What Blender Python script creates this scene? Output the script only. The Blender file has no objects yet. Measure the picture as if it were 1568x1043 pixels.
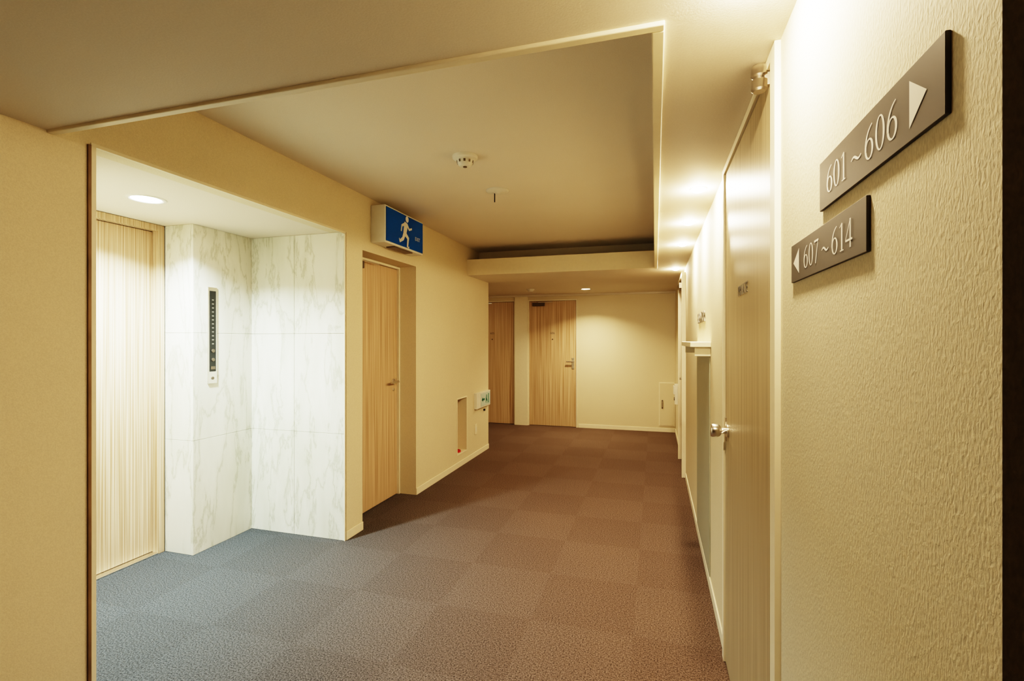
import bpy, bmesh, math
from mathutils import Matrix, Vector

# ------------------------------------------------------------------ materials
def newmat(name):
    m = bpy.data.materials.new(name); m.use_nodes = True
    nt = m.node_tree
    return m, nt, nt.nodes["Principled BSDF"]

def L(nt, a, b): nt.links.new(a, b)

def simple(name, col, rough=0.5, metal=0.0, spec=0.5, noise=0.04, nscale=30):
    m, nt, b = newmat(name)
    b.inputs["Roughness"].default_value = rough
    b.inputs["Metallic"].default_value = metal
    b.inputs["Specular IOR Level"].default_value = spec
    tc = nt.nodes.new("ShaderNodeTexCoord")
    n = nt.nodes.new("ShaderNodeTexNoise"); n.inputs["Scale"].default_value = nscale
    r = nt.nodes.new("ShaderNodeValToRGB")
    r.color_ramp.elements[0].color = tuple(c*(1-noise) for c in col)+(1,)
    r.color_ramp.elements[1].color = tuple(min(1, c*(1+noise)) for c in col)+(1,)
    L(nt, tc.outputs["Object"], n.inputs["Vector"]); L(nt, n.outputs["Fac"], r.inputs["Fac"])
    L(nt, r.outputs["Color"], b.inputs["Base Color"])
    return m

def emis(name, col, strength):
    m, nt, b = newmat(name)
    b.inputs["Base Color"].default_value = (*col, 1)
    b.inputs["Emission Color"].default_value = (*col, 1)
    b.inputs["Emission Strength"].default_value = strength
    return m

def wallpaper(name, col, scale=110, bump=0.5, dist=0.004, dark=0.9, zs=1.0):
    m, nt, b = newmat(name)
    b.inputs["Roughness"].default_value = 0.75
    b.inputs["Specular IOR Level"].default_value = 0.2
    tc = nt.nodes.new("ShaderNodeTexCoord")
    mp = nt.nodes.new("ShaderNodeMapping"); mp.inputs["Scale"].default_value = (1, 1, zs)
    L(nt, tc.outputs["Object"], mp.inputs["Vector"])
    n = nt.nodes.new("ShaderNodeTexNoise"); n.inputs["Scale"].default_value = scale
    n.inputs["Detail"].default_value = 4; n.inputs["Distortion"].default_value = 0.4
    n2 = nt.nodes.new("ShaderNodeTexNoise"); n2.inputs["Scale"].default_value = 1.6
    L(nt, mp.outputs["Vector"], n.inputs["Vector"]); L(nt, tc.outputs["Object"], n2.inputs["Vector"])
    r = nt.nodes.new("ShaderNodeValToRGB")
    r.color_ramp.elements[0].position = 0.35; r.color_ramp.elements[1].position = 0.65
    r.color_ramp.elements[0].color = tuple(c*dark for c in col)+(1,)
    r.color_ramp.elements[1].color = (*col, 1)
    L(nt, n.outputs["Fac"], r.inputs["Fac"])
    mx = nt.nodes.new("ShaderNodeMix"); mx.data_type = 'RGBA'; mx.blend_type = 'MULTIPLY'
    mx.inputs["Factor"].default_value = 0.08
    L(nt, r.outputs["Color"], mx.inputs["A"]); L(nt, n2.outputs["Fac"], mx.inputs["B"])
    L(nt, mx.outputs["Result"], b.inputs["Base Color"])
    bp = nt.nodes.new("ShaderNodeBump"); bp.inputs["Strength"].default_value = bump
    bp.inputs["Distance"].default_value = dist
    L(nt, n.outputs["Fac"], bp.inputs["Height"]); L(nt, bp.outputs["Normal"], b.inputs["Normal"])
    return m

def wood(name, c1, c2, rough=0.4, scale=95, metal=0.0):
    """fine vertical stripes, works on any vertical plane"""
    m, nt, b = newmat(name)
    b.inputs["Roughness"].default_value = rough
    b.inputs["Metallic"].default_value = metal
    tc = nt.nodes.new("ShaderNodeTexCoord"); sp = nt.nodes.new("ShaderNodeSeparateXYZ")
    L(nt, tc.outputs["Object"], sp.inputs[0])
    ad = nt.nodes.new("ShaderNodeMath"); ad.operation = 'ADD'
    L(nt, sp.outputs["X"], ad.inputs[0]); L(nt, sp.outputs["Y"], ad.inputs[1])
    mz = nt.nodes.new("ShaderNodeMath"); mz.operation = 'MULTIPLY'; mz.inputs[1].default_value = 0.008
    L(nt, sp.outputs["Z"], mz.inputs[0])
    cb = nt.nodes.new("ShaderNodeCombineXYZ")
    L(nt, ad.outputs[0], cb.inputs["X"]); L(nt, mz.outputs[0], cb.inputs["Z"])
    n = nt.nodes.new("ShaderNodeTexNoise"); n.inputs["Scale"].default_value = scale
    n.inputs["Detail"].default_value = 1.5
    L(nt, cb.outputs[0], n.inputs["Vector"])
    r = nt.nodes.new("ShaderNodeValToRGB")
    r.color_ramp.elements[0].position = 0.36; r.color_ramp.elements[1].position = 0.62
    r.color_ramp.elements[0].color = (*c1, 1); r.color_ramp.elements[1].color = (*c2, 1)
    L(nt, n.outputs["Fac"], r.inputs["Fac"]); L(nt, r.outputs["Color"], b.inputs["Base Color"])
    bp = nt.nodes.new("ShaderNodeBump"); bp.inputs["Strength"].default_value = 0.15
    bp.inputs["Distance"].default_value = 0.001
    L(nt, n.outputs["Fac"], bp.inputs["Height"]); L(nt, bp.outputs["Normal"], b.inputs["Normal"])
    return m

def marble(name):
    m, nt, b = newmat(name)
    b.inputs["Roughness"].default_value = 0.28
    b.inputs["Specular IOR Level"].default_value = 0.4
    tc = nt.nodes.new("ShaderNodeTexCoord")
    mp = nt.nodes.new("ShaderNodeMapping"); mp.inputs["Rotation"].default_value = (0.6, 0.75, 0.4)
    mp.inputs["Scale"].default_value = (1, 1, 0.25)
    L(nt, tc.outputs["Object"], mp.inputs["Vector"])
    n = nt.nodes.new("ShaderNodeTexNoise"); n.inputs["Scale"].default_value = 6
    n.inputs["Detail"].default_value = 8; n.inputs["Roughness"].default_value = 0.6
    n.inputs["Distortion"].default_value = 0.35
    L(nt, mp.outputs["Vector"], n.inputs["Vector"])
    r = nt.nodes.new("ShaderNodeValToRGB")
    e = r.color_ramp.elements
    base = (0.80, 0.79, 0.71, 1)
    e[0].position = 0.0; e[0].color = base
    e[1].position = 1.0; e[1].color = (0.75, 0.74, 0.66, 1)
    for p, c in ((0.465, (0.77, 0.76, 0.68, 1)), (0.50, (0.56, 0.56, 0.47, 1)), (0.515, (0.75, 0.74, 0.66, 1)), (0.56, base)):
        x = e.new(p); x.color = c
    L(nt, n.outputs["Fac"], r.inputs["Fac"])
    n2 = nt.nodes.new("ShaderNodeTexNoise"); n2.inputs["Scale"].default_value = 5; n2.inputs["Detail"].default_value = 6
    L(nt, mp.outputs["Vector"], n2.inputs["Vector"])
    r2 = nt.nodes.new("ShaderNodeValToRGB")
    r2.color_ramp.elements[0].position = 0.33; r2.color_ramp.elements[0].color = (0.82, 0.83, 0.79, 1)
    r2.color_ramp.elements[1].position = 0.62; r2.color_ramp.elements[1].color = (1, 1, 1, 1)
    L(nt, n2.outputs["Fac"], r2.inputs["Fac"])
    mx = nt.nodes.new("ShaderNodeMix"); mx.data_type = 'RGBA'; mx.blend_type = 'MULTIPLY'
    mx.inputs["Factor"].default_value = 1
    L(nt, r.outputs["Color"], mx.inputs["A"]); L(nt, r2.outputs["Color"], mx.inputs["B"])
    L(nt, mx.outputs["Result"], b.inputs["Base Color"])
    return m

def carpet(name):
    """loop pile carpet tiles; blue-grey to brown blend paints in cool lift light against warm corridor light"""
    m, nt, b = newmat(name)
    b.inputs["Roughness"].default_value = 0.95
    b.inputs["Specular IOR Level"].default_value = 0.1
    tc = nt.nodes.new("ShaderNodeTexCoord")
    n = nt.nodes.new("ShaderNodeTexNoise"); n.inputs["Scale"].default_value = 150
    n.inputs["Detail"].default_value = 4; n.inputs["Roughness"].default_value = 0.7
    L(nt, tc.outputs["Object"], n.inputs["Vector"])
    r = nt.nodes.new("ShaderNodeValToRGB")
    r.color_ramp.elements[0].position = 0.38; r.color_ramp.elements[1].position = 0.64
    r.color_ramp.elements[0].color = (0.22, 0.22, 0.22, 1)
    r.color_ramp.elements[1].color = (1, 1, 1, 1)
    L(nt, n.outputs["Fac"], r.inputs["Fac"])
    # cool-to-warm light spill painted into the base colour
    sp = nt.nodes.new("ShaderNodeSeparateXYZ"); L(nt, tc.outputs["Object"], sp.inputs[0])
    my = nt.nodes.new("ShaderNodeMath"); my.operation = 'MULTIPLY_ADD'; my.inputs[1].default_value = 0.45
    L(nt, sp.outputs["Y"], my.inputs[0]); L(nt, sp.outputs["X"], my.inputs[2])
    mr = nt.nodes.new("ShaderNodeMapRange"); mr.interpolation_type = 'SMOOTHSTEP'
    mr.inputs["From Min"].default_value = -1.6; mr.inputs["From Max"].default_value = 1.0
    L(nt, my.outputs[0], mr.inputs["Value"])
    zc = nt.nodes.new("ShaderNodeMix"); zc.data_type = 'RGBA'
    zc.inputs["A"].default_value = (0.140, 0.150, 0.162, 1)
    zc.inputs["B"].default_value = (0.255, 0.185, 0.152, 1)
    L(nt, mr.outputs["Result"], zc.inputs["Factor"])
    m0 = nt.nodes.new("ShaderNodeMix"); m0.data_type = 'RGBA'; m0.blend_type = 'MULTIPLY'; m0.inputs["Factor"].default_value = 1
    L(nt, r.outputs["Color"], m0.inputs["A"]); L(nt, zc.outputs["Result"], m0.inputs["B"])
    # subtle carpet tiles
    ck = nt.nodes.new("ShaderNodeTexChecker"); ck.inputs["Scale"].default_value = 2.0
    ck.inputs["Color1"].default_value = (1, 1, 1, 1); ck.inputs["Color2"].default_value = (0.93, 0.92, 0.915, 1)
    mp = nt.nodes.new("ShaderNodeMapping"); mp.inputs["Location"].default_value = (0.1, 0.13, 0.25)
    L(nt, tc.outputs["Object"], mp.inputs["Vector"]); L(nt, mp.outputs["Vector"], ck.inputs["Vector"])
    n2 = nt.nodes.new("ShaderNodeTexNoise"); n2.inputs["Scale"].default_value = 1.5
    L(nt, tc.outputs["Object"], n2.inputs["Vector"])
    r2 = nt.nodes.new("ShaderNodeValToRGB")
    r2.color_ramp.elements[0].color = (0.85, 0.85, 0.85, 1); r2.color_ramp.elements[1].color = (1, 1, 1, 1)
    L(nt, n2.outputs["Fac"], r2.inputs["Fac"])
    mx = nt.nodes.new("ShaderNodeMix"); mx.data_type = 'RGBA'; mx.blend_type = 'MULTIPLY'; mx.inputs["Factor"].default_value = 1
    L(nt, m0.outputs["Result"], mx.inputs["A"]); L(nt, ck.outputs["Color"], mx.inputs["B"])
    mx2 = nt.nodes.new("ShaderNodeMix"); mx2.data_type = 'RGBA'; mx2.blend_type = 'MULTIPLY'; mx2.inputs["Factor"].default_value = 1
    L(nt, mx.outputs["Result"], mx2.inputs["A"]); L(nt, r2.outputs["Color"], mx2.inputs["B"])
    L(nt, mx2.outputs["Result"], b.inputs["Base Color"])
    bp = nt.nodes.new("ShaderNodeBump"); bp.inputs["Strength"].default_value = 0.4
    bp.inputs["Distance"].default_value = 0.002
    L(nt, n.outputs["Fac"], bp.inputs["Height"]); L(nt, bp.outputs["Normal"], b.inputs["Normal"])
    return m

M_WALL = wallpaper("wallpaper_cream", (0.79, 0.705, 0.53), 220, 0.3, 0.002)
M_WALLN = wallpaper("wallpaper_textured", (0.80, 0.725, 0.57), 260, 0.55, 0.0015, 0.84, 0.5)
M_CEIL = wallpaper("ceiling_paper", (0.82, 0.76, 0.66), 200, 0.15, 0.002, 0.95)
M_BACK = wallpaper("unseen_wall_dark", (0.16, 0.115, 0.07), 200, 0.15, 0.002, 0.95)  # dark brown put on the unseen walls to cut bounce light
M_TRIM = simple("trim_cream", (0.84, 0.77, 0.61), 0.5)
M_EDGE = simple("corner_guard_brown", (0.20, 0.13, 0.07), 0.6, noise=0.6, nscale=8)
M_WOOD = wood("wood_striped_oak", (0.40, 0.27, 0.155), (0.68, 0.53, 0.37), scale=120)
M_WOODG = wood("wood_striped_greige", (0.36, 0.295, 0.19), (0.52, 0.44, 0.31), 0.38, 150)
M_MARB = marble("marble_white")
M_GROUT = simple("joint_grey", (0.50, 0.49, 0.43), 0.8)
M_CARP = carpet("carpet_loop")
M_STEEL = simple("brushed_steel", (0.72, 0.68, 0.62), 0.28, 1.0)
M_DARKM = simple("dark_metal", (0.16, 0.13, 0.10), 0.4, 0.6)
M_BLACK = simple("black_plastic", (0.015, 0.015, 0.015), 0.35)
M_WHITE = simple("white_plastic", (0.80, 0.78, 0.70), 0.4)
M_PLATE = simple("sign_plate_grey", (0.115, 0.108, 0.102), 0.55, spec=0.3, noise=0.03)
M_LETTER = simple("sign_letter_pale", (0.80, 0.78, 0.74), 0.5)
M_BLUE = simple("exit_sign_blue", (0.001, 0.085, 0.40), 0.4, spec=0.2)
M_GREENISH = simple("guide_sign_panel", (0.55, 0.68, 0.66), 0.35)
M_GREEN = simple("guide_sign_green", (0.03, 0.25, 0.20), 0.4)
M_RED = simple("red_plastic", (0.55, 0.03, 0.03), 0.4)
M_GREYTXT = simple("grey_lettering", (0.16, 0.15, 0.13), 0.5)
M_NICHE = simple("niche_tan", (0.55, 0.40, 0.25), 0.6)
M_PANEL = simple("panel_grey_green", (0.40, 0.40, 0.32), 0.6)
E_COOL = emis("lamp_cool", (0.96, 1.0, 0.96), 40)
E_WARM = emis("lamp_warm", (1.0, 0.82, 0.55), 40)

# ------------------------------------------------------------------ builder
class B:
    def __init__(s, name, bevel=0.0, seg=2):
        s.name = name; s.bm = bmesh.new(); s.mats = []; s.bevel = bevel; s.seg = seg
    def mi(s, m):
        if m not in s.mats: s.mats.append(m)
        return s.mats.index(m)
    def box(s, x0, x1, y0, y1, z0, z1, m):
        if x0 > x1: x0, x1 = x1, x0
        if y0 > y1: y0, y1 = y1, y0
        i = s.mi(m)
        v = [s.bm.verts.new(c) for c in ((x0,y0,z0),(x1,y0,z0),(x1,y1,z0),(x0,y1,z0),(x0,y0,z1),(x1,y0,z1),(x1,y1,z1),(x0,y1,z1))]
        for f in ((0,3,2,1),(4,5,6,7),(0,1,5,4),(1,2,6,5),(2,3,7,6),(3,0,4,7)):
            s.bm.faces.new([v[k] for k in f]).material_index = i
    def lathe(s, o, axis, prof, m, n=32, smooth=True):
        """prof: list of (r, h) along axis from origin o"""
        i = s.mi(m); a = Vector(axis).normalized(); o = Vector(o)
        t = a.orthogonal().normalized(); u = a.cross(t)
        rings = []
        for r, h in prof:
            if r < 1e-6: rings.append([s.bm.verts.new(o + a*h)])
            else: rings.append([s.bm.verts.new(o + a*h + (t*math.cos(2*math.pi*k/n)+u*math.sin(2*math.pi*k/n))*r) for k in range(n)])
        for A, C in zip(rings, rings[1:]):
            for k in range(n):
                k2 = (k+1) % n
                if len(A) == 1 and len(C) == 1: continue
                if len(A) == 1: f = [A[0], C[k2], C[k]][::-1]
                elif len(C) == 1: f = [A[k], A[k2], C[0]]
                else: f = [A[k], A[k2], C[k2], C[k]]
                fc = s.bm.faces.new(f); fc.material_index = i; fc.smooth = smooth
    def cyl(s, o, axis, r, h, m, n=32):
        b = min(r, h)*0.12
        s.lathe(o, axis, [(0,0),(r-b,0),(r,b),(r,h-b),(r-b,h),(0,h)], m, n, False)
    def poly(s, pts, m):
        f = s.bm.faces.new([s.bm.verts.new(p) for p in pts]); f.material_index = s.mi(m)
    def ribbon(s, pts, ws, P, m, closed=False):
        """pts 2D centre line, ws widths, P maps 2D->3D"""
        i = s.mi(m); n = len(pts); Ls = []; Rs = []
        for k in range(n):
            if closed: a = pts[(k-1) % n]; b = pts[(k+1) % n]
            else: a = pts[max(0, k-1)]; b = pts[min(n-1, k+1)]
            d = Vector((b[0]-a[0], b[1]-a[1]));
            if d.length < 1e-9: d = Vector((1, 0))
            d.normalize(); nn = Vector((-d.y, d.x))*ws[k]/2
            Ls.append(s.bm.verts.new(P(pts[k][0]+nn.x, pts[k][1]+nn.y)))
            Rs.append(s.bm.verts.new(P(pts[k][0]-nn.x, pts[k][1]-nn.y)))
        for k in range(n if closed else n-1):
            j = (k+1) % n
            f = s.bm.faces.new([Rs[k], Rs[j], Ls[j], Ls[k]]); f.material_index = i
    def text(s, body, size, mat4, m, ext=0.0008):
        cu = bpy.data.curves.new("tmp", 'FONT'); cu.body = body; cu.size = size; cu.extrude = ext
        cu.align_x = 'CENTER'; cu.align_y = 'CENTER'
        ob = bpy.data.objects.new("tmp", cu); bpy.context.scene.collection.objects.link(ob)
        dg = bpy.context.evaluated_depsgraph_get()
        me = bpy.data.meshes.new_from_object(ob.evaluated_get(dg))
        me.transform(mat4); i = s.mi(m)
        nf = len(s.bm.faces); s.bm.from_mesh(me); s.bm.faces.ensure_lookup_table()
        for f in s.bm.faces[nf:]: f.material_index = i
        bpy.data.objects.remove(ob); bpy.data.curves.remove(cu); bpy.data.meshes.remove(me)
    def done(s):
        me = bpy.data.meshes.new(s.name)
        s.bm.to_mesh(me); s.bm.free()
        for m in s.mats: me.materials.append(m)
        ob = bpy.data.objects.new(s.name, me); bpy.context.scene.collection.objects.link(ob)
        if s.bevel > 0:
            md = ob.modifiers.new("bevel", 'BEVEL'); md.width = s.bevel; md.segments = s.seg
            md.limit_method = 'ANGLE'; md.angle_limit = math.radians(50)
        return ob

def mat_right(x, y, z): # on a wall facing -X
    return Matrix(((0,0,-1,x),(-1,0,0,y),(0,1,0,z),(0,0,0,1)))
def mat_left(x, y, z):  # on a wall facing +X
    return Matrix(((0,0,1,x),(1,0,0,y),(0,1,0,z),(0,0,0,1)))
def mat_far(x, y, z):   # on a wall facing -Y
    return Matrix(((1,0,0,x),(0,0,-1,y),(0,1,0,z),(0,0,0,1)))

XL, XR = -2.08, 0.30
ZC, ZR = 2.15, 2.48          # soffit, raised ceiling
Y0, Y1 = 1.215, 5.23         # raised ceiling extent
YF = 7.80                    # far wall
YB = -2.2                    # behind camera
TOP = 2.62

# ------------------------------------------------------------------ shell
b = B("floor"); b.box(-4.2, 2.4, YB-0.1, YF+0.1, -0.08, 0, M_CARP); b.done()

b = B("wall_left")
b.box(XL-0.12, XL, YB, 1.345, 0, TOP, M_WALL)
b.box(XL-0.12, XL, 1.345, 2.948, 2.16, TOP, M_WALL)
b.box(XL-0.34, XL, 2.948, 3.144, 0, TOP, M_WALL)
b.box(XL-0.34, XL, 3.144, 3.985, 2.07, TOP, M_WALL)
b.box(XL-0.34, XL, 3.985, 4.94, 0, TOP, M_WALL)
b.box(XL-0.34, XL, 4.94, 5.21, 0, 0.15, M_WALL)
b.box(XL-0.34, XL, 4.94, 5.21, 0.75, TOP, M_WALL)
b.box(XL-0.34, XL-0.13, 4.94, 5.21, 0.15, 0.75, M_NICHE)
b.box(XL-0.34, XL, 5.21, 5.98, 0, TOP, M_WALL)
b.box(-4.2, XL-0.34, 5.86, 5.98, 0, TOP, M_WALL)
b.done()

b = B("wall_far")
b.box(-4.2, -3.06, YF, YF+0.12, 0, TOP, M_WALL)
b.box(-3.06, -2.24, YF, YF+0.12, 2.07, TOP, M_WALL)
b.box(-2.24, -2.02, YF-0.03, YF+0.12, 0, TOP, M_TRIM)
b.box(-2.02, -1.20, YF, YF+0.12, 2.07, TOP, M_WALL)
b.box(-1.20, XR+0.15, YF, YF+0.12, 0, TOP, M_WALL)
b.box(-3.06, -2.24, YF+0.075, YF+0.12, 0, 2.07, M_WALL)
b.box(-2.02, -1.20, YF+0.075, YF+0.12, 0, 2.07, M_WALL)
b.done()
b = B("wall_far_left"); b.box(-4.3, -4.2, 5.86, YF+0.12, 0, TOP, M_WALL); b.done()

b = B("wall_right")
T = 0.15
b.box(XR, XR+T, 0.545, 1.385, 0, TOP, M_WALLN)
b.box(XR, XR+T, 1.385, 2.31, 2.13, TOP, M_WALLN)
b.box(XR+0.06, XR+T, 1.385, 2.31, 0, 2.13, M_WALLN)
b.box(XR, XR+T, 2.31, 5.25, 0, TOP, M_WALL)
b.box(XR, XR+T, 5.25, 6.10, 2.10, TOP, M_WALL)
b.box(XR+0.06, XR+T, 5.25, 6.10, 0, 2.10, M_WALL)
b.box(XR, XR+T, 6.10, YF, 0, TOP, M_WALL)
b.box(XR+T, 2.4, 0.545, 0.695, 0, TOP, M_WALLN)
b.done()
b = B("unseen_wall_back"); b.box(-2.2, 2.4, YB-0.1, YB, 0, TOP, M_BACK); b.done()
b = B("unseen_wall_side"); b.box(2.3, 2.4, YB, 0.545, 0, TOP, M_BACK); b.done()

b = B("ceiling")
b.box(XL, 2.4, YB, Y0, ZC, TOP, M_CEIL)                 # near soffit
b.box(0.0, XR, Y0, Y1, ZC, TOP, M_CEIL)                 # strip beside right wall
b.box(XL, 0.0, Y0, 5.62, ZR, TOP, M_CEIL)               # raised panel
b.box(XL, XR, Y1+0.02, 5.62, ZC, ZC+0.02, M_CEIL)       # cove floor
b.box(XL, 0.0, Y1, Y1+0.02, ZC, 2.33, M_TRIM)           # cove lip
b.box(0.0, XR, Y1, Y1+0.02, ZC, TOP, M_CEIL)
b.box(0.0, XR, Y1+0.02, 5.62, ZC+0.02, TOP, M_CEIL)
b.box(XL, XR, 5.62, 5.98, ZC, TOP, M_CEIL)
b.box(-4.2, XR, 5.98, YF, ZC, TOP, M_CEIL)
b.box(-4.2, XR, YF-0.035, YF, ZC-0.03, ZC, M_CEIL)      # small cornice
b.box(-3.30, XL-0.12, 1.22, 2.948, 2.16, 2.3, M_CEIL)   # alcove ceiling
b.done()

b = B("trim_1", 0.003)   # bead around the raised panel
b.box(XL, 0.022, Y0-0.022, Y0+0.004, ZC-0.010, ZC+0.012, M_TRIM)
b.box(-0.008, 0.022, Y0+0.004, Y1, ZC-0.010, ZC+0.012, M_TRIM)
b.done()
b = B("trim_2", 0.002)   # guard around the alcove opening
b.box(XL-0.004, XL+0.008, 1.322, 1.334, 0, 2.15, M_EDGE)
b.box(XL-0.004, XL+0.006, 1.334, 1.352, 0, 2.15, M_TRIM)
b.box(XL-0.004, XL+0.006, 1.334, 2.936, 2.145, 2.160, M_TRIM)
b.box(XL-0.004, XL+0.004, 2.924, 2.936, 0, 2.15, M_TRIM)
b.done()

# baseboards
b = B("baseboard_left", 0.002)
b.box(XL, XL+0.008, YB, 1.32, 0, 0.06, M_TRIM)
b.box(XL, XL+0.008, 2.94, 3.144, 0, 0.06, M_TRIM)
b.box(XL, XL+0.008, 3.985, 5.98, 0, 0.06, M_TRIM)
b.done()
b = B("baseboard_right", 0.002)
b.box(XR-0.008, XR, 0.545, 1.345, 0, 0.06, M_TRIM)
b.box(XR-0.008, XR, 2.345, 5.21, 0, 0.06, M_TRIM)
b.box(XR-0.008, XR, 6.14, YF, 0, 0.06, M_TRIM)
b.done()
b = B("baseboard_far", 0.002)
b.box(-1.18, XR-0.01, YF-0.008, YF, 0, 0.06, M_TRIM)
b.done()

# ------------------------------------------------------------------ alcove marble
b = B("wall_alcove", 0.001, 1)
g = 0.0009
zs = [0, 0.745, 1.45, 2.16]
b.box(-3.30, -2.905, 2.465, 3.0, 0, 2.16, M_GROUT)
b.box(-2.905, XL-0.345, 2.946, 3.0, 0, 2.16, M_GROUT)
for z0, z1 in zip(zs, zs[1:]):
    b.box(-2.885, -2.505-g, 2.93, 2.9465, z0+g, z1-g, M_MARB)
    b.box(-2.505+g, XL-0.004, 2.93, 2.9465, z0+g, z1-g, M_MARB)
    b.box(-2.906, -2.885, 2.45, 2.946, z0+g, z1-g, M_MARB)
    b.box(-3.125, -2.907, 2.45, 2.466, z0+g, z1-g, M_MARB)
b.done()
b = B("wall_alcove_side"); b.box(-3.22, XL-0.12, 1.2, 1.395, 0, 2.16, M_WALL); b.done()
b = B("wall_elevator")
b.box(-3.35, -3.22, 1.2, 2.46, 0, 2.3, M_WALL)
b.done()

b = B("elevator_door", 0.003)
b.box(-3.215, -3.175, 1.44, 1.918, 0.012, 2.115, M_WOOD)
b.box(-3.215, -3.175, 1.922, 2.405, 0.012, 2.115, M_WOOD)
b.box(-3.215, -3.125, 2.405, 2.448, 0, 2.158, M_WOOD)
b.box(-3.215, -3.125, 1.40, 1.44, 0, 2.158, M_WOOD)
b.box(-3.215, -3.125, 1.44, 2.405, 2.118, 2.158, M_WOOD)
b.box(-3.215, -3.125, 1.44, 2.405, 0, 0.010, M_STEEL)
b.done()

b = B("elevator_button_panel", 0.002)
x = -2.885
b.box(x, x+0.008, 2.556, 2.624, 1.11, 1.76, M_STEEL)
b.box(x+0.008, x+0.010, 2.566, 2.614, 1.19, 1.735, M_BLACK)
for k in range(12):
    b.box(x+0.010, x+0.0105, 2.583, 2.597, 1.375+k*0.027, 1.380+k*0.027, M_STEEL)
for z in (1.27, 1.33):
    b.cyl((x+0.009, 2.59, z), (1,0,0), 0.012, 0.006, M_DARKM, 20)
b.box(x+0.010, x+0.013, 2.574, 2.606, 1.205, 1.225, M_DARKM)
b.cyl((x+0.007, 2.59, 1.145), (1,0,0), 0.010, 0.005, M_DARKM, 20)
b.done()

# ------------------------------------------------------------------ doors
def lever_x(b, x, y, z, sx, dirY):
    """rose + lever handle on a face whose outward normal is sx*X"""
    b.cyl((x, y, z), (sx,0,0), 0.026, 0.010, M_STEEL)
    b.cyl((x+sx*0.008, y, z), (sx,0,0), 0.011, 0.045, M_STEEL, 20)
    b.cyl((x+sx*0.046, y-dirY*0.012, z), (0,dirY,0), 0.0105, 0.125, M_STEEL, 20)
    b.cyl((x, y, z-0.07), (sx,0,0), 0.014, 0.008, M_STEEL, 20)

b = B("door_1", 0.002)   # recessed door in the left wall
xd = -2.262
b.box(xd-0.04, xd, 3.165, 3.965, 0.006, 2.045, M_WOOD)
b.box(xd-0.055, xd+0.022, 3.146, 3.163, 0, 2.068, M_TRIM)
b.box(xd-0.055, xd+0.022, 3.967, 3.983, 0, 2.068, M_TRIM)
b.box(xd-0.055, xd+0.022, 3.163, 3.967, 2.048, 2.068, M_TRIM)
lever_x(b, xd, 3.90, 1.03, 1, -1)
b.box(xd, xd+0.045, 3.20, 3.38, 1.975, 2.03, M_DARKM)
b.box(xd+0.045, xd+0.055, 3.30, 3.58, 2.030, 2.040, M_STEEL)
b.done()

def knob(b, x, y, z):
    b.cyl((x, y, z), (-1,0,0), 0.027, 0.008, M_STEEL)
    b.lathe((x-0.006, y, z), (-1,0,0), [(0.012,0),(0.012,0.02),(0.022,0.026),(0.027,0.034),(0.027,0.058),(0.024,0.062),(0,0.064)], M_STEEL)

b = B("door_2", 0.002)   # near door in the right wall
b.box(XR-0.006, XR+0.034, 1.405, 2.295, 0.006, 2.118, M_WOODG)
b.box(XR-0.014, XR+0.058, 1.35, 1.40, 0, 2.149, M_TRIM)
b.box(XR-0.014, XR+0.058, 2.298, 2.34, 0, 2.149, M_TRIM)
b.box(XR-0.014, XR+0.058, 1.40, 2.298, 2.122, 2.149, M_TRIM)
knob(b, XR-0.006, 2.215, 1.02)
b.box(XR-0.012, XR-0.006, 2.255, 2.275, 0.97, 1.07, M_STEEL)
b.text("PRIVATE", 0.052, mat_right(XR-0.0065, 1.86, 1.578), M_GREYTXT)
b.lathe((XR-0.030, 1.450, 2.072), (0,0,1), [(0,0),(0.015,0),(0.021,0.005),(0.021,0.028),(0.015,0.032),(0.015,0.038),(0.021,0.042),(0.021,0.064),(0.017,0.069),(0,0.070)], M_STEEL)
b.box(XR-0.028, XR-0.005, 1.440, 1.460, 2.085, 2.118, M_STEEL)
b.done()

b = B("door_3", 0.002)   # far door in the right wall
b.box(XR-0.0, XR+0.04, 5.285, 6.065, 0.006, 2.06, M_WOOD)
b.box(XR-0.04, XR+0.058, 5.252, 5.28, 0, 2.098, M_TRIM)
b.box(XR-0.04, XR+0.058, 6.07, 6.098, 0, 2.098, M_TRIM)
b.box(XR-0.04, XR+0.058, 5.28, 6.07, 2.065, 2.098, M_TRIM)
lever_x(b, XR, 5.36, 1.0, -1, 1)
b.box(XR-0.045, XR, 5.72, 5.98, 1.985, 2.045, M_DARKM)
b.done()

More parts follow.
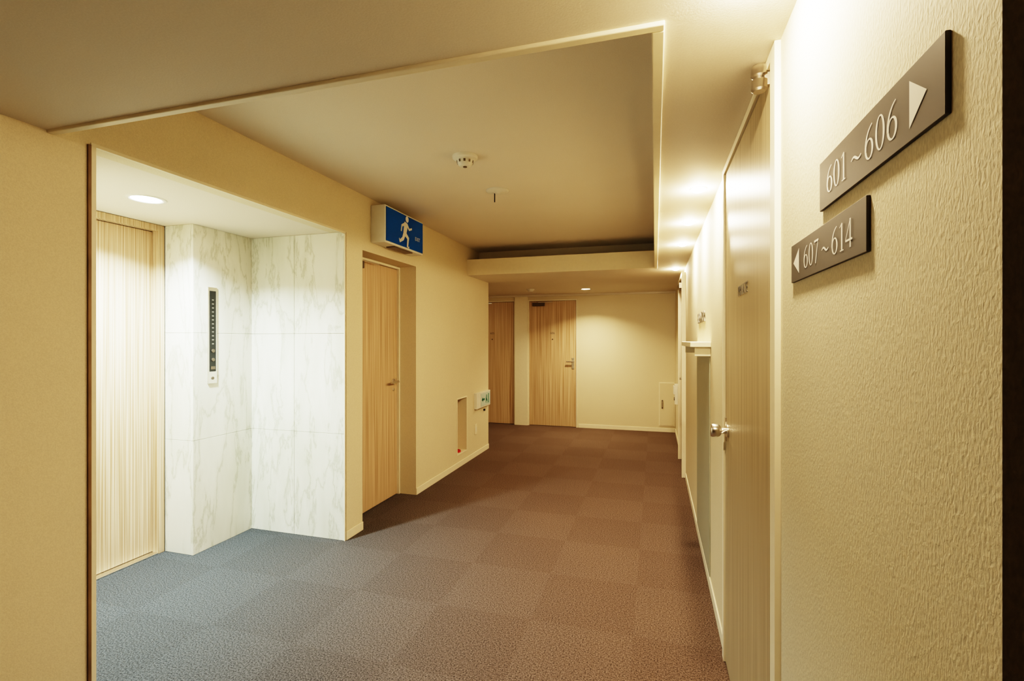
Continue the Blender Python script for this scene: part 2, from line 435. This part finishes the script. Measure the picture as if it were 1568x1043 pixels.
def far_door(n, x0, x1, label, hx):
    b = B("door_%d" % n, 0.002)
    yd = YF+0.022
    b.box(x0+0.02, x1-0.02, yd, yd+0.045, 0.006, 2.045, M_WOOD)
    b.box(x0+0.001, x0+0.018, YF-0.008, yd+0.05, 0, 2.068, M_TRIM)
    b.box(x1-0.018, x1-0.001, YF-0.008, yd+0.05, 0, 2.068, M_TRIM)
    b.box(x0+0.018, x1-0.018, YF-0.008, yd+0.05, 2.049, 2.068, M_TRIM)
    b.cyl((hx, yd, 1.06), (0,-1,0), 0.024, 0.01, M_STEEL)
    b.cyl((hx, yd-0.008, 1.06), (0,-1,0), 0.010, 0.045, M_STEEL, 16)
    b.box(hx-0.02, hx+0.02, yd-0.006, yd, 0.94, 1.12, M_STEEL)
    b.cyl((hx+0.01, yd-0.046, 1.06), (-1,0,0), 0.010, 0.11, M_STEEL, 16)
    b.cyl((hx, yd-0.005, 0.965), (0,-1,0), 0.014, 0.01, M_STEEL, 16)
    b.box(x0+0.08, x0+0.28, yd-0.05, yd, 1.965, 2.02, M_DARKM)
    b.box(x0+0.18, x0+0.42, yd-0.06, yd-0.05, 2.018, 2.030, M_STEEL)
    b.text(label, 0.05, mat_far((x0+x1)/2, yd-0.001, 1.52), M_GREYTXT)
    b.cyl(((x0+x1)/2, yd, 1.42), (0,-1,0), 0.010, 0.006, M_DARKM, 16)
    b.done()
far_door(4, -2.02, -1.20, "606", -1.275)
far_door(5, -3.06, -2.24, "605", -2.985)

# ------------------------------------------------------------------ direction signs (serif numerals)
def digit(b, ch, P0, m):
    """glyph in a 0.62 x 1 cell, P0(u, v, layer) maps glyph coords to 3D"""
    lay = [0]
    def rib(pts, ws, closed=False):
        l = lay[0]; lay[0] += 1
        b.ribbon(pts, ws, lambda u, v: P0(u, v, l), m, closed)
    def ell(cx, cy, rx, ry, wth, wtn, n=40):
        pts = []; ws = []
        for k in range(n):
            a = 2*math.pi*k/n
            pts.append((cx+rx*math.cos(a), cy+ry*math.sin(a)))
            ws.append(wtn+(wth-wtn)*abs(math.cos(a))**1.5)
        rib(pts, ws, True)
    if ch == '0':
        ell(0.27, 0.5, 0.20, 0.475, 0.10, 0.04)
    if ch == '6':
        ell(0.27, 0.31, 0.195, 0.285, 0.10, 0.045)
        pts = []; ws = []
        for k in range(17):
            t = k/16
            p0, p1, p2, p3 = Vector((0.078, 0.28)), Vector((0.05, 0.62)), Vector((0.20, 0.90)), Vector((0.45, 0.985))
            q = p0*(1-t)**3+p1*3*t*(1-t)**2+p2*3*t*t*(1-t)+p3*t**3
            pts.append((q.x, q.y)); ws.append(0.105*(1-t)+0.035*t)
        rib(pts, ws)
    if ch == '1':
        rib([(0.25, 0.02), (0.25, 0.98)], [0.095, 0.095])
        rib([(0.11, 0.015), (0.39, 0.015)], [0.035, 0.035])
        rib([(0.09, 0.85), (0.18, 0.91), (0.28, 0.985)], [0.025, 0.04, 0.03])
    if ch == '7':
        rib([(0.06, 0.935), (0.50, 0.935)], [0.09, 0.09])
        rib([(0.055, 0.80), (0.075, 0.96)], [0.02, 0.04])
        rib([(0.49, 0.95), (0.36, 0.55), (0.22, 0.0)], [0.04, 0.065, 0.09])
    if ch == '4':
        rib([(0.37, 0.0), (0.37, 0.98)], [0.09, 0.09])
        rib([(0.03, 0.265), (0.52, 0.265)], [0.07, 0.07])
        rib([(0.04, 0.27), (0.38, 0.96)], [0.035, 0.04])
    if ch == '~':
        pts = [(0.06+0.5*t/16, 0.40+0.075*math.sin(2*math.pi*t/16)) for t in range(17)]
        ws = [0.03+0.05*math.sin(math.pi*t/16) for t in range(17)]
        rib(pts, ws)

KS = 1.033
def sign(name, y0, y1, z0, z1, items, tri):
    b = B(name, 0.0008, 1)
    y0 *= KS; y1 *= KS; z0 = 1.4+(z0-1.4)*KS; z1 = 1.4+(z1-1.4)*KS
    xf = XR-0.0055
    b.box(xf, XR, y0, y1, z0, z1, M_PLATE)
    xs = xf-0.0004
    zc = (z0+z1)/2
    for txt, ya, yb, h in items:      # ya = far side (start), yb = near side (end)
        ya *= KS; yb *= KS; h *= KS
        adv = {'0':.60,'6':.60,'1':.50,'7':.56,'4':.60,'~':.62}
        tot = sum(adv[c] for c in txt)-0.06
        sx = (ya-yb)/tot; cur = 0
        for c in txt:
            P = lambda u, v, l=0, cur=cur: (xs-0.00015*l, ya-(cur+u)*sx, zc-h/2+v*h)
            digit(b, c, P, M_LETTER); cur += adv[c]
    yt, yb_, ht = (q*KS for q in tri)
    b.poly([(xs, yb_, zc-ht/2), (xs, yt, zc), (xs, yb_, zc+ht/2)], M_LETTER)
    return b.done()
sign("direction_sign", 0.603, 1.0, 1.632, 1.718,
     [("601", 0.962, 0.872, 0.044), ("~", 0.856, 0.815, 0.046), ("606", 0.803, 0.704, 0.047)], (0.638, 0.676, 0.056))
sign("direction_sign", 0.797, 1.19, 1.525, 1.605,
     [("607", 1.098, 1.006, 0.044), ("~", 0.992, 0.953, 0.046), ("614", 0.938, 0.846, 0.045)], (1.172, 1.130, 0.052))

# ------------------------------------------------------------------ exit sign
b = B("emergency_exit_sign", 0.006)
ex = -1.951
b.box(XL, ex-0.004, 3.25, 3.872, 2.145, 2.43, M_WHITE)
b.box(XL+0.03, ex-0.02, 3.42, 3.72, 2.136, 2.146, M_DARKM)
b.done()
root = bpy.data.objects["emergency_exit_sign"]
b = B("blue_face"); b.box(ex-0.004, ex, 3.262, 3.862, 2.16, 2.418, M_BLUE)
cnt = [0]
def P(u, v): return (ex+0.0008+0.00012*cnt[0], 3.565+u*1.15, 2.29+v*1.15)
n = 20
b.poly([P(0.015+0.022*math.cos(2*math.pi*k/n), 0.088+0.022*math.sin(2*math.pi*k/n)) for k in range(n)], M_LETTER)
for pts, ws in (([(0.0, 0.062), (-0.008, 0.02), (-0.02, -0.02)], [0.045, 0.05, 0.04]),
                ([(-0.02, -0.015), (0.03, -0.045), (0.02, -0.105), (0.045, -0.108)], [0.034, 0.03, 0.022, 0.016]),
                ([(-0.02, -0.015), (-0.045, -0.06), (-0.09, -0.085), (-0.095, -0.065)], [0.034, 0.028, 0.02, 0.014]),
                ([(0.008, 0.052), (0.045, 0.02), (0.085, 0.035)], [0.022, 0.018, 0.014]),
                ([(-0.01, 0.052), (-0.06, 0.03), (-0.07, -0.012)], [0.022, 0.018, 0.014])):
    cnt[0] += 1
    b.ribbon(pts, ws, P, M_LETTER)
b.text("EXIT", 0.045, mat_left(ex+0.0008, 3.765, 2.26), M_LETTER, 0.0003)
o = b.done(); o.parent = root

# ------------------------------------------------------------------ sensors
b = B("smoke_detector")
o = (-1.07, 2.66, ZR)
b.lathe(o, (0,0,-1), [(0,0),(0.074,0),(0.074,0.012),(0.066,0.018),(0.052,0.022),(0.046,0.040),(0.036,0.056),(0.030,0.060),(0,0.061)], M_WHITE, 40)
for k in range(10):
    a = 2*math.pi*k/10
    c = Vector((o[0]+0.0475*math.cos(a), o[1]+0.0475*math.sin(a), ZR-0.036))
    t = Vector((-math.sin(a), math.cos(a), 0))*0.006
    r = Vector((math.cos(a), math.sin(a), 0))
    b.poly([c-t+Vector((0,0,.007))+r*0.003, c+t+Vector((0,0,.007))+r*0.003, c+t-Vector((0,0,.007))-r*0.0005, c-t-Vector((0,0,.007))-r*0.0005], M_DARKM)
b.cyl((o[0], o[1], ZR-0.060), (0,0,-1), 0.012, 0.004, M_DARKM, 20)
b.done()
b = B("sprinkler_head")
o = (-1.09, 3.33, ZR)
b.lathe(o, (0,0,-1), [(0,0),(0.082,0),(0.082,0.006),(0.070,0.010),(0.030,0.011),(0.018,0.022),(0.010,0.024),(0,0.024)], M_WHITE, 36)
b.cyl((o[0]-0.02, o[1], ZR-0.008), (0,0,-1), 0.004, 0.075, M_BLACK, 12)
b.done()
b = B("smoke_detector")
o = (-1.75, 6.9, ZC)
b.lathe(o, (0,0,-1), [(0,0),(0.06,0),(0.06,0.01),(0.045,0.018),(0.036,0.034),(0,0.036)], M_WHITE, 32)
b.done()

# ------------------------------------------------------------------ shelf + lettering
b = B("wall_shelf", 0.003)
b.box(XR-0.11, XR, 2.92, 3.85, 1.362, 1.392, M_TRIM)
b.box(XR-0.085, XR, 2.94, 2.955, 1.31, 1.362, M_TRIM)
b.box(XR-0.085, XR, 3.815, 3.83, 1.31, 1.362, M_TRIM)
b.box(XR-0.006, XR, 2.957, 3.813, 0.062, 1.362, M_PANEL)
b.done()
b = B("wall_lettering")
b.text("ELEVATOR", 0.10, mat_right(XR-0.004, 3.48, 1.55), M_GREYTXT, 0.004)
b.done()

# ------------------------------------------------------------------ niche hardware, guide light, switch
b = B("fire_extinguisher_niche_frame", 0.002)
for (ya, yb, za, zb) in ((4.925, 4.94, 0.135, 0.765), (5.21, 5.225, 0.135, 0.765), (4.94, 5.21, 0.75, 0.765), (4.94, 5.21, 0.135, 0.15)):
    b.box(XL, XL+0.006, ya, yb, za, zb, M_TRIM)
b.done()
b = B("fire_extinguisher_stand", 0.003)
b.lathe((XL-0.065, 5.06, 0.15), (0,0,1), [(0,0),(0.05,0),(0.055,0.004),(0.055,0.02),(0.047,0.022),(0.045,0.012),(0,0.010)], M_RED, 32)
b.box(XL-0.118, XL-0.112, 5.03, 5.09, 0.15, 0.22, M_RED)
b.done()
b = B("corridor_guidance_light", 0.004)
b.box(XL, XL+0.035, 5.46, 5.955, 0.575, 0.765, M_WHITE)
b.box(XL+0.035, XL+0.040, 5.60, 5.94, 0.59, 0.75, M_GREENISH)
xs = XL+0.0408
P = lambda u, v: (xs, 5.77+u, 0.67+v)
b.ribbon([(-0.13, 0), (-0.04, 0)], [0.025, 0.025], P, M_GREEN)
b.poly([P(-0.155, 0), P(-0.105, -0.035), P(-0.105, 0.035)], M_GREEN)
b.ribbon([(0.03, 0.05), (0.02, 0.0), (0.05, -0.03), (0.04, -0.06)], [0.03, 0.035, 0.022, 0.016], P, M_GREEN)
b.ribbon([(0.02, 0.0), (-0.01, -0.05)], [0.03, 0.015], P, M_GREEN)
b.ribbon([(0.10, -0.06), (0.10, 0.06)], [0.03, 0.03], P, M_GREEN)
b.done()
b = B("door_stopper", 0.002)
b.cyl((XL, 5.80, 0.525), (1,0,0), 0.014, 0.02, M_BLACK, 20)
b.done()
b = B("power_outlet_plate", 0.002)
b.box(XL, XL+0.007, 5.47, 5.545, 0.27, 0.39, M_TRIM)
b.box(XL+0.007, XL+0.009, 5.49, 5.525, 0.30, 0.36, M_WHITE)
b.done()

b = B("access_panel", 0.002)
yp = YF-0.010
b.box(0.055, 0.285, yp, YF, 0.09, 0.76, M_TRIM)
b.box(0.068, 0.272, yp-0.004, yp, 0.103, 0.747, M_WALL)
b.box(0.095, 0.115, yp-0.012, yp-0.003, 0.36, 0.49, M_DARKM)
b.box(0.100, 0.110, yp-0.016, yp-0.011, 0.38, 0.47, M_STEEL)
b.done()
b = B("wall_phone_box", 0.006)
b.box(XR-0.07, XR, 6.25, 6.42, 0.62, 0.86, M_WHITE)
b.box(XR-0.085, XR-0.07, 6.27, 6.40, 0.74, 0.84, M_WHITE)
b.cyl((XR-0.07, 6.335, 0.68), (-1,0,0), 0.02, 0.008, M_DARKM, 20)
b.done()

# ------------------------------------------------------------------ downlights
def downlight(x, y, z, r, mat, col, power, spread=150, lr=None):
    b = B("ceiling_downlight")
    b.lathe((x, y, z), (0,0,-1), [(r*0.86,0.0),(r*0.86,0.003),(r*1.0,0.006),(r*1.14,0.004),(r*1.18,0.0)], M_WHITE, 40)
    b.lathe((x, y, z), (0,0,-1), [(r*0.86, 0.002),(0, 0.002)], mat, 40)
    root = b.done()
    ld = bpy.data.lights.new("lamp", 'AREA'); ld.shape = 'DISK'; ld.size = (lr or r)*1.6
    ld.energy = power; ld.color = col; ld.spread = math.radians(spread)
    lo = bpy.data.objects.new("lamp", ld); lo.location = (x, y, z-0.008)
    bpy.context.scene.collection.objects.link(lo); lo.parent = root
    return root

def dome_light(x, y, z, power):
    """frosted glass dome standing proud of the ceiling"""
    r, h = 0.034, 0.018
    A = 2*math.pi*r*r*0.7
    m = emis("lamp_dome", (1.0, 0.765, 0.49), power/(math.pi*A))
    b = B("ceiling_dome_lamp")
    b.lathe((x, y, z), (0,0,-1), [(r*1.0,0.0),(r*1.02,0.002),(r*1.15,0.002),(r*1.2,0.0)], M_WHITE, 32)
    prof = [(r*math.cos(t*math.pi/2/8), h*math.sin(t*math.pi/2/8)) for t in range(8)]+[(0, h)]
    b.lathe((x, y, z), (0,0,-1), prof, m, 32)
    return b.done()

WARM = (1.0, 0.78, 0.48)
COOL = (0.86, 0.99, 0.95)
downlight(-2.62, 1.95, 2.16, 0.080, E_COOL, COOL, 60, 140)
dome_light(0.205, 1.07, ZC, 24)
for y, p in ((2.57, 22), (3.28, 22), (4.0, 22), (5.36, 15)):
    dome_light(0.205, y, ZC, p)
downlight(-0.968, 7.09, ZC, 0.070, E_WARM, WARM, 20, 130)
downlight(-2.9, 6.9, ZC, 0.070, E_WARM, WARM, 2, 150)

w = bpy.data.worlds.new("world"); bpy.context.scene.world = w; w.use_nodes = True
w.node_tree.nodes["Background"].inputs[0].default_value = (1, 0.85, 0.65, 1)
w.node_tree.nodes["Background"].inputs[1].default_value = 0.05

vs = bpy.context.scene.view_settings
vs.view_transform = 'Filmic'
vs.look = 'Very High Contrast'
vs.exposure = 0.05

# ------------------------------------------------------------------ camera
cd = bpy.data.cameras.new("camera"); cd.lens = 17.1; cd.sensor_width = 36; cd.clip_start = 0.02
cam = bpy.data.objects.new("camera", cd)
cam.location = (0, 0, 1.4); cam.rotation_euler = (math.radians(90), 0, math.radians(16.4))
bpy.context.scene.collection.objects.link(cam)
bpy.context.scene.camera = cam
